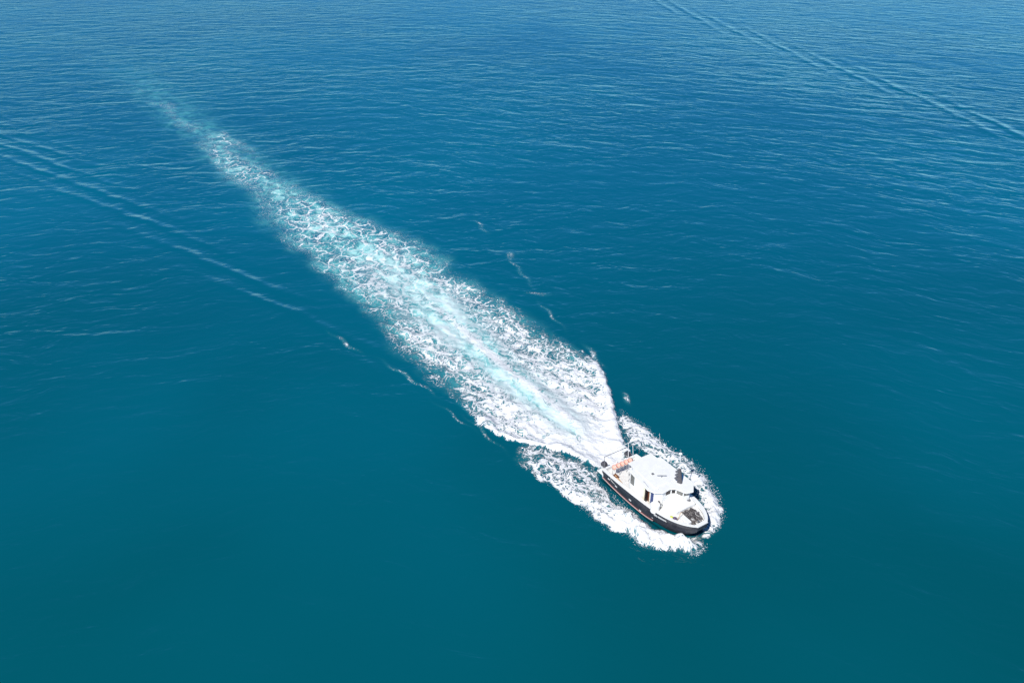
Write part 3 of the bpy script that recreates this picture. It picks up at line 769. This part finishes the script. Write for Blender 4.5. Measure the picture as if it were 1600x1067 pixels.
for yy in (-.62, .62): MB().box(-7.7, -6.72, yy, yy + .02, .515, .53).build("platform_seam", grey, boat)
# railings on the camera-side gunwale near the bow
rl = MB()
for k, x in enumerate(np.linspace(3.0, 5.9, 5)):
    MB().tube([(x, -hb(x) + .12, sheer(x)), (x, -hb(x) + .14, sheer(x) + .05)], .02, 6).build("rail_socket", white, boat)
# portholes / scuppers on the dark side
for sgn in (-1, 1):
    for x, zf, w_ in ((-5.4, .70, .16), (-4.1, .62, .18), (-1.7, .45, .18), (-.1, .06, .16)):
        zz = T[4][min(xs, key=lambda q_: abs(q_ - x))] + .16 + zf * .9
        yh = side_y(x, zz)
        MB().box(x - w_, x + w_, sgn * yh - .03, sgn * yh + .03, zz - .06, zz + .06).build("scupper", white, boat, bevel=.01)
    MB().tube([(-5.0, sgn * 2.6, 1.50), (-4.95, sgn * 2.56, 1.1), (-4.6, sgn * 2.52, .98), (-4.1, sgn * 2.49, .95)], .02, 6).build("mooring_line", poleW, boat)
# painted name on the bow flare: two short rows of worn white strokes, unreadable at this distance
nm = MB(); x = 2.12
rn = random.Random(4)
for wl in (3, 7):
    for k in range(wl):
        wdt = .13; z0 = sheer(x) - .74; z1 = sheer(x) - .44
        def stroke(xa, za, xb, zb_, th=.045):
            dx, dz = xb - xa, zb_ - za; l = math.hypot(dx, dz); nx, nz = -dz / l * th / 2, dx / l * th / 2
            q4 = [(xa + nx, za + nz), (xb + nx, zb_ + nz), (xb - nx, zb_ - nz), (xa - nx, za - nz)]
            v = [(p, -side_y(p, r_) - .03, r_) for p, r_ in q4] + [(p, -side_y(p, r_) + .01, r_) for p, r_ in q4]
            nm.add(v, [(0,1,2,3),(7,6,5,4),(0,4,5,1),(1,5,6,2),(2,6,7,3),(3,7,4,0)])
        stroke(x, z0, x, z1); stroke(x + .10, z0, x + .10, z1)
        stroke(x, rn.choice([z0 + .015, (z0 + z1) / 2, z1 - .015]), x + .10, rn.choice([z0 + .015, (z0 + z1) / 2, z1 - .015]))
        if rn.random() < .6: stroke(x, z1 - .015, x + .10, z1 - .015)
        x += wdt + .015
    x += .13
nm.build("bow_lettering", white, boat)

# ================================================================== loose things on the boat (top level)
def thing(name, loc, label, cat, group=None, rot=0.0):
    o = bpy.data.objects.new(name, None); scene.collection.objects.link(o)
    o.matrix_world = BOAT @ Matrix.Translation(loc) @ Matrix.Rotation(rot, 4, 'Z')
    o["label"] = label; o["category"] = cat
    if group: o["group"] = group
    return o
def single(o, loc, label, cat, group=None):
    o.matrix_world = BOAT @ Matrix.Translation(loc)
    o["label"] = label; o["category"] = cat
    if group: o["group"] = group
prof = [(.03, -.27), (.18, -.25), (.28, -.15), (.30, 0), (.28, .15), (.18, .25), (.03, .27)]
lab = ["pale orange buoy nearest the dark hull side, at the end of the stern row", "second buoy of the stern row counted from the dark hull side", "middle buoy of the five in the row on the stern rack",
       "fourth buoy of the stern row counted from the dark hull side", "orange buoy with purple end cap, farthest from the dark hull side"]
for k in range(5):
    b_ = thing("buoy", (-5.2, -1.95 + k * .55, 2.53), lab[k], "buoy", "row of orange buoys on the stern rack")
    MB().lathe(prof, axis='y', seg=18).build("float", orange, b_, smooth=True)
    MB().lathe([(.06, -.285), (.06, -.265)], axis='y', seg=10).build("eyelet", tan, b_)
    MB().lathe([(.312, -.02), (.312, .02)], axis='y', seg=18).build("strap", poleW, b_)
    if k == 4: MB().lathe([(.20, .20), (.20, .26), (.12, .33), (.03, .34)], axis='y', seg=16).build("end_cap", purple, b_, smooth=True)
# winch cluster in front of the navy panel
wn = thing("pot_winch", (1.75, -1.75, 1.75), "grey winch between the wheelhouse corner and the round white drum", "winch")
MB().box(-.25, .25, -.2, .2, 0, .5).build("base", grey, wn, bevel=.03)
MB().lathe([(.22, -.2), (.22, -.16), (.12, -.14), (.12, .14), (.22, .16), (.22, .2)], (0, 0, .72), 'y', 16).build("spool", dgrey, wn)
MB().tube([(.2, 0, .5), (.5, .05, .9), (.55, .05, 1.0)], .05, 8).build("arm", grey, wn)
# round white drum on the side deck
dr = thing("drum", (1.95, -2.22, 1.72), "round white drum on the side deck overlapping the gunwale", "drum")
MB().lathe([(.46, 0), (.48, .05), (.48, .85), (.44, .93)], seg=28).build("body", white, dr, smooth=False)
MB().lathe([(.49, .80), (.50, .84), (.49, .94), (.3, 1.0), (.02, 1.02)], seg=28).build("lid", white, dr, smooth=False)
yb_ = MB().lathe([(.14, 0), (.17, .08), (.17, .28), (.12, .33)], seg=14).build("dry_bag", yellow, None, smooth=True)
single(yb_, (3.95, -1.72, fz(4)), "small yellow bag beside the purple fender inside the bow bulwark", "bag")
pf = thing("fender", (4.35, -1.62, fz(4.4)), "dark purple round fender against the inner bow bulwark", "fender")
MB().lathe([(.04, .0), (.16, .05), (.23, .2), (.2, .36), (.07, .45), (.05, .5)], seg=16).build("float", purple, pf, smooth=True)
MB().tube([(0.02, 0, .5), (.1, .05, .5), (.25, .1, .3), (.3, .1, .02)], .025, 6).build("lanyard", ropel, pf)
st_ = thing("boat_hook", (4.55, -1.05, fz(4.6)), "thin brown pole leaning beside the white deck locker", "pole")
MB().tube([(-.05, -.35, .02), (.0, .0, 1.0)], .03, 8).build("shaft", tan, st_)
MB().tube([(.0, .0, 1.0), (.08, .04, 1.1), (.14, .02, 1.02)], .02, 6).build("hook", brown, st_)
# heap of dark gear on the foredeck
hp = thing("gear_heap", (4.95, .28, fz(5)), "jumbled heap of dark grey ropes and gear on the white foredeck", "rope heap")
def heap(n, mat, seed, name, rr):
    rg = random.Random(seed); mb = MB()
    for i in range(n):
        cx = rg.uniform(-.95, .95); cy = rg.uniform(-.62, .62); cx, cy = cx, cy - .18 * cx
        z0 = rg.uniform(.04, .30) * (1.1 - .6 * abs(cx)); an_ = rg.uniform(0, math.pi)
        if i % 3 == 0:
            r0 = rg.uniform(.12, .28)
            pts = [(cx + r0 * math.cos(a_), cy + r0 * .8 * math.sin(a_), z0 + .05 * math.sin(a_ + an_)) for a_ in [2 * math.pi * j / 12 for j in range(12)]]
            mb.tube(pts, rg.uniform(*rr), 5, closed=True)
        else:
            L = rg.uniform(.25, .6); c_, s__ = math.cos(an_), math.sin(an_); bnd = rg.uniform(-.2, .2)
            pts = [(cx + (u - .5) * L * c_ - bnd * s__ * (1 - (2*u-1)**2), cy + (u - .5) * L * s__ + bnd * c_ * (1 - (2*u-1)**2), z0 + rg.uniform(-.02, .04)) for u in (0, .25, .5, .75, 1)]
            mb.tube(pts, rg.uniform(*rr), 5)
    return mb.build(name, mat, hp)
heap(95, ropeg, 1, "dark_rope", (.025, .05)); heap(34, ropel, 2, "worn_rope", (.02, .04)); heap(9, poleW, 3, "pale_rope", (.02, .035))
MB().prism([(-1.0, -.35), (-.3, -.75), (.95, -.7), (1.05, .35), (.2, .7), (-.8, .6)], 0.002, .05).build("net_mat", ropeg, hp)
# hoses and a crate in the cockpit
hs = thing("hose_coil", (-4.4, -1.85, 1.02), "tan hoses lying along the inside of the dark hull side aft", "hose")
h_ = MB()
for k in range(4): h_.tube([(-.9 + .1 * k, -.1 - .04 * k, .05 + .06 * k), (-.3, -.05 + .05 * k, .10 + .03 * k), (.4, -.1 + .03 * k, .06 + .04 * k), (1.2 - .2 * k, -.12 + .05 * k, .05)], .035, 6)
h_.build("hose", tan, hs)
h2 = MB()
for k in range(3): h2.tube([(-.75 + .2 * math.cos(a_), .15 + .2 * math.sin(a_), .06 + .06 * k) for a_ in [2 * math.pi * j / 12 for j in range(12)]], .035, 6, closed=True)
h2.build("coil", brown, hs)
cr = thing("crate", (-5.1, -1.75, 1.0), "small brown crate under the buoy rack by the dark hull side", "crate")
c_ = MB()
c_.box(-.28, .28, -.2, .2, 0, .04)
for (a1_, b1_, c1_, d1_) in ((-.28, .28, -.2, -.17), (-.28, .28, .17, .2), (-.28, -.25, -.17, .17), (.25, .28, -.17, .17)): c_.box(a1_, b1_, c1_, d1_, .04, .32)
c_.build("shell", brown, cr)
MB().box(-.2, .2, -.13, .13, .041, .2).build("contents", tan, cr)
dv = thing("davit", (-4.55, -.35, 1.03), "small dark davit arm standing on the white aft deck", "davit")
MB().tube([(0, 0, 0), (0, 0, .9)], .04, 8).build("post", alu, dv)
MB().tube([(0, 0, .9), (.25, -.05, 1.05), (.75, -.15, .95)], .04, 8).build("arm", dgrey, dv)
MB().box(.65, .98, -.27, -.05, .82, .95).build("head", black, dv, bevel=.03)
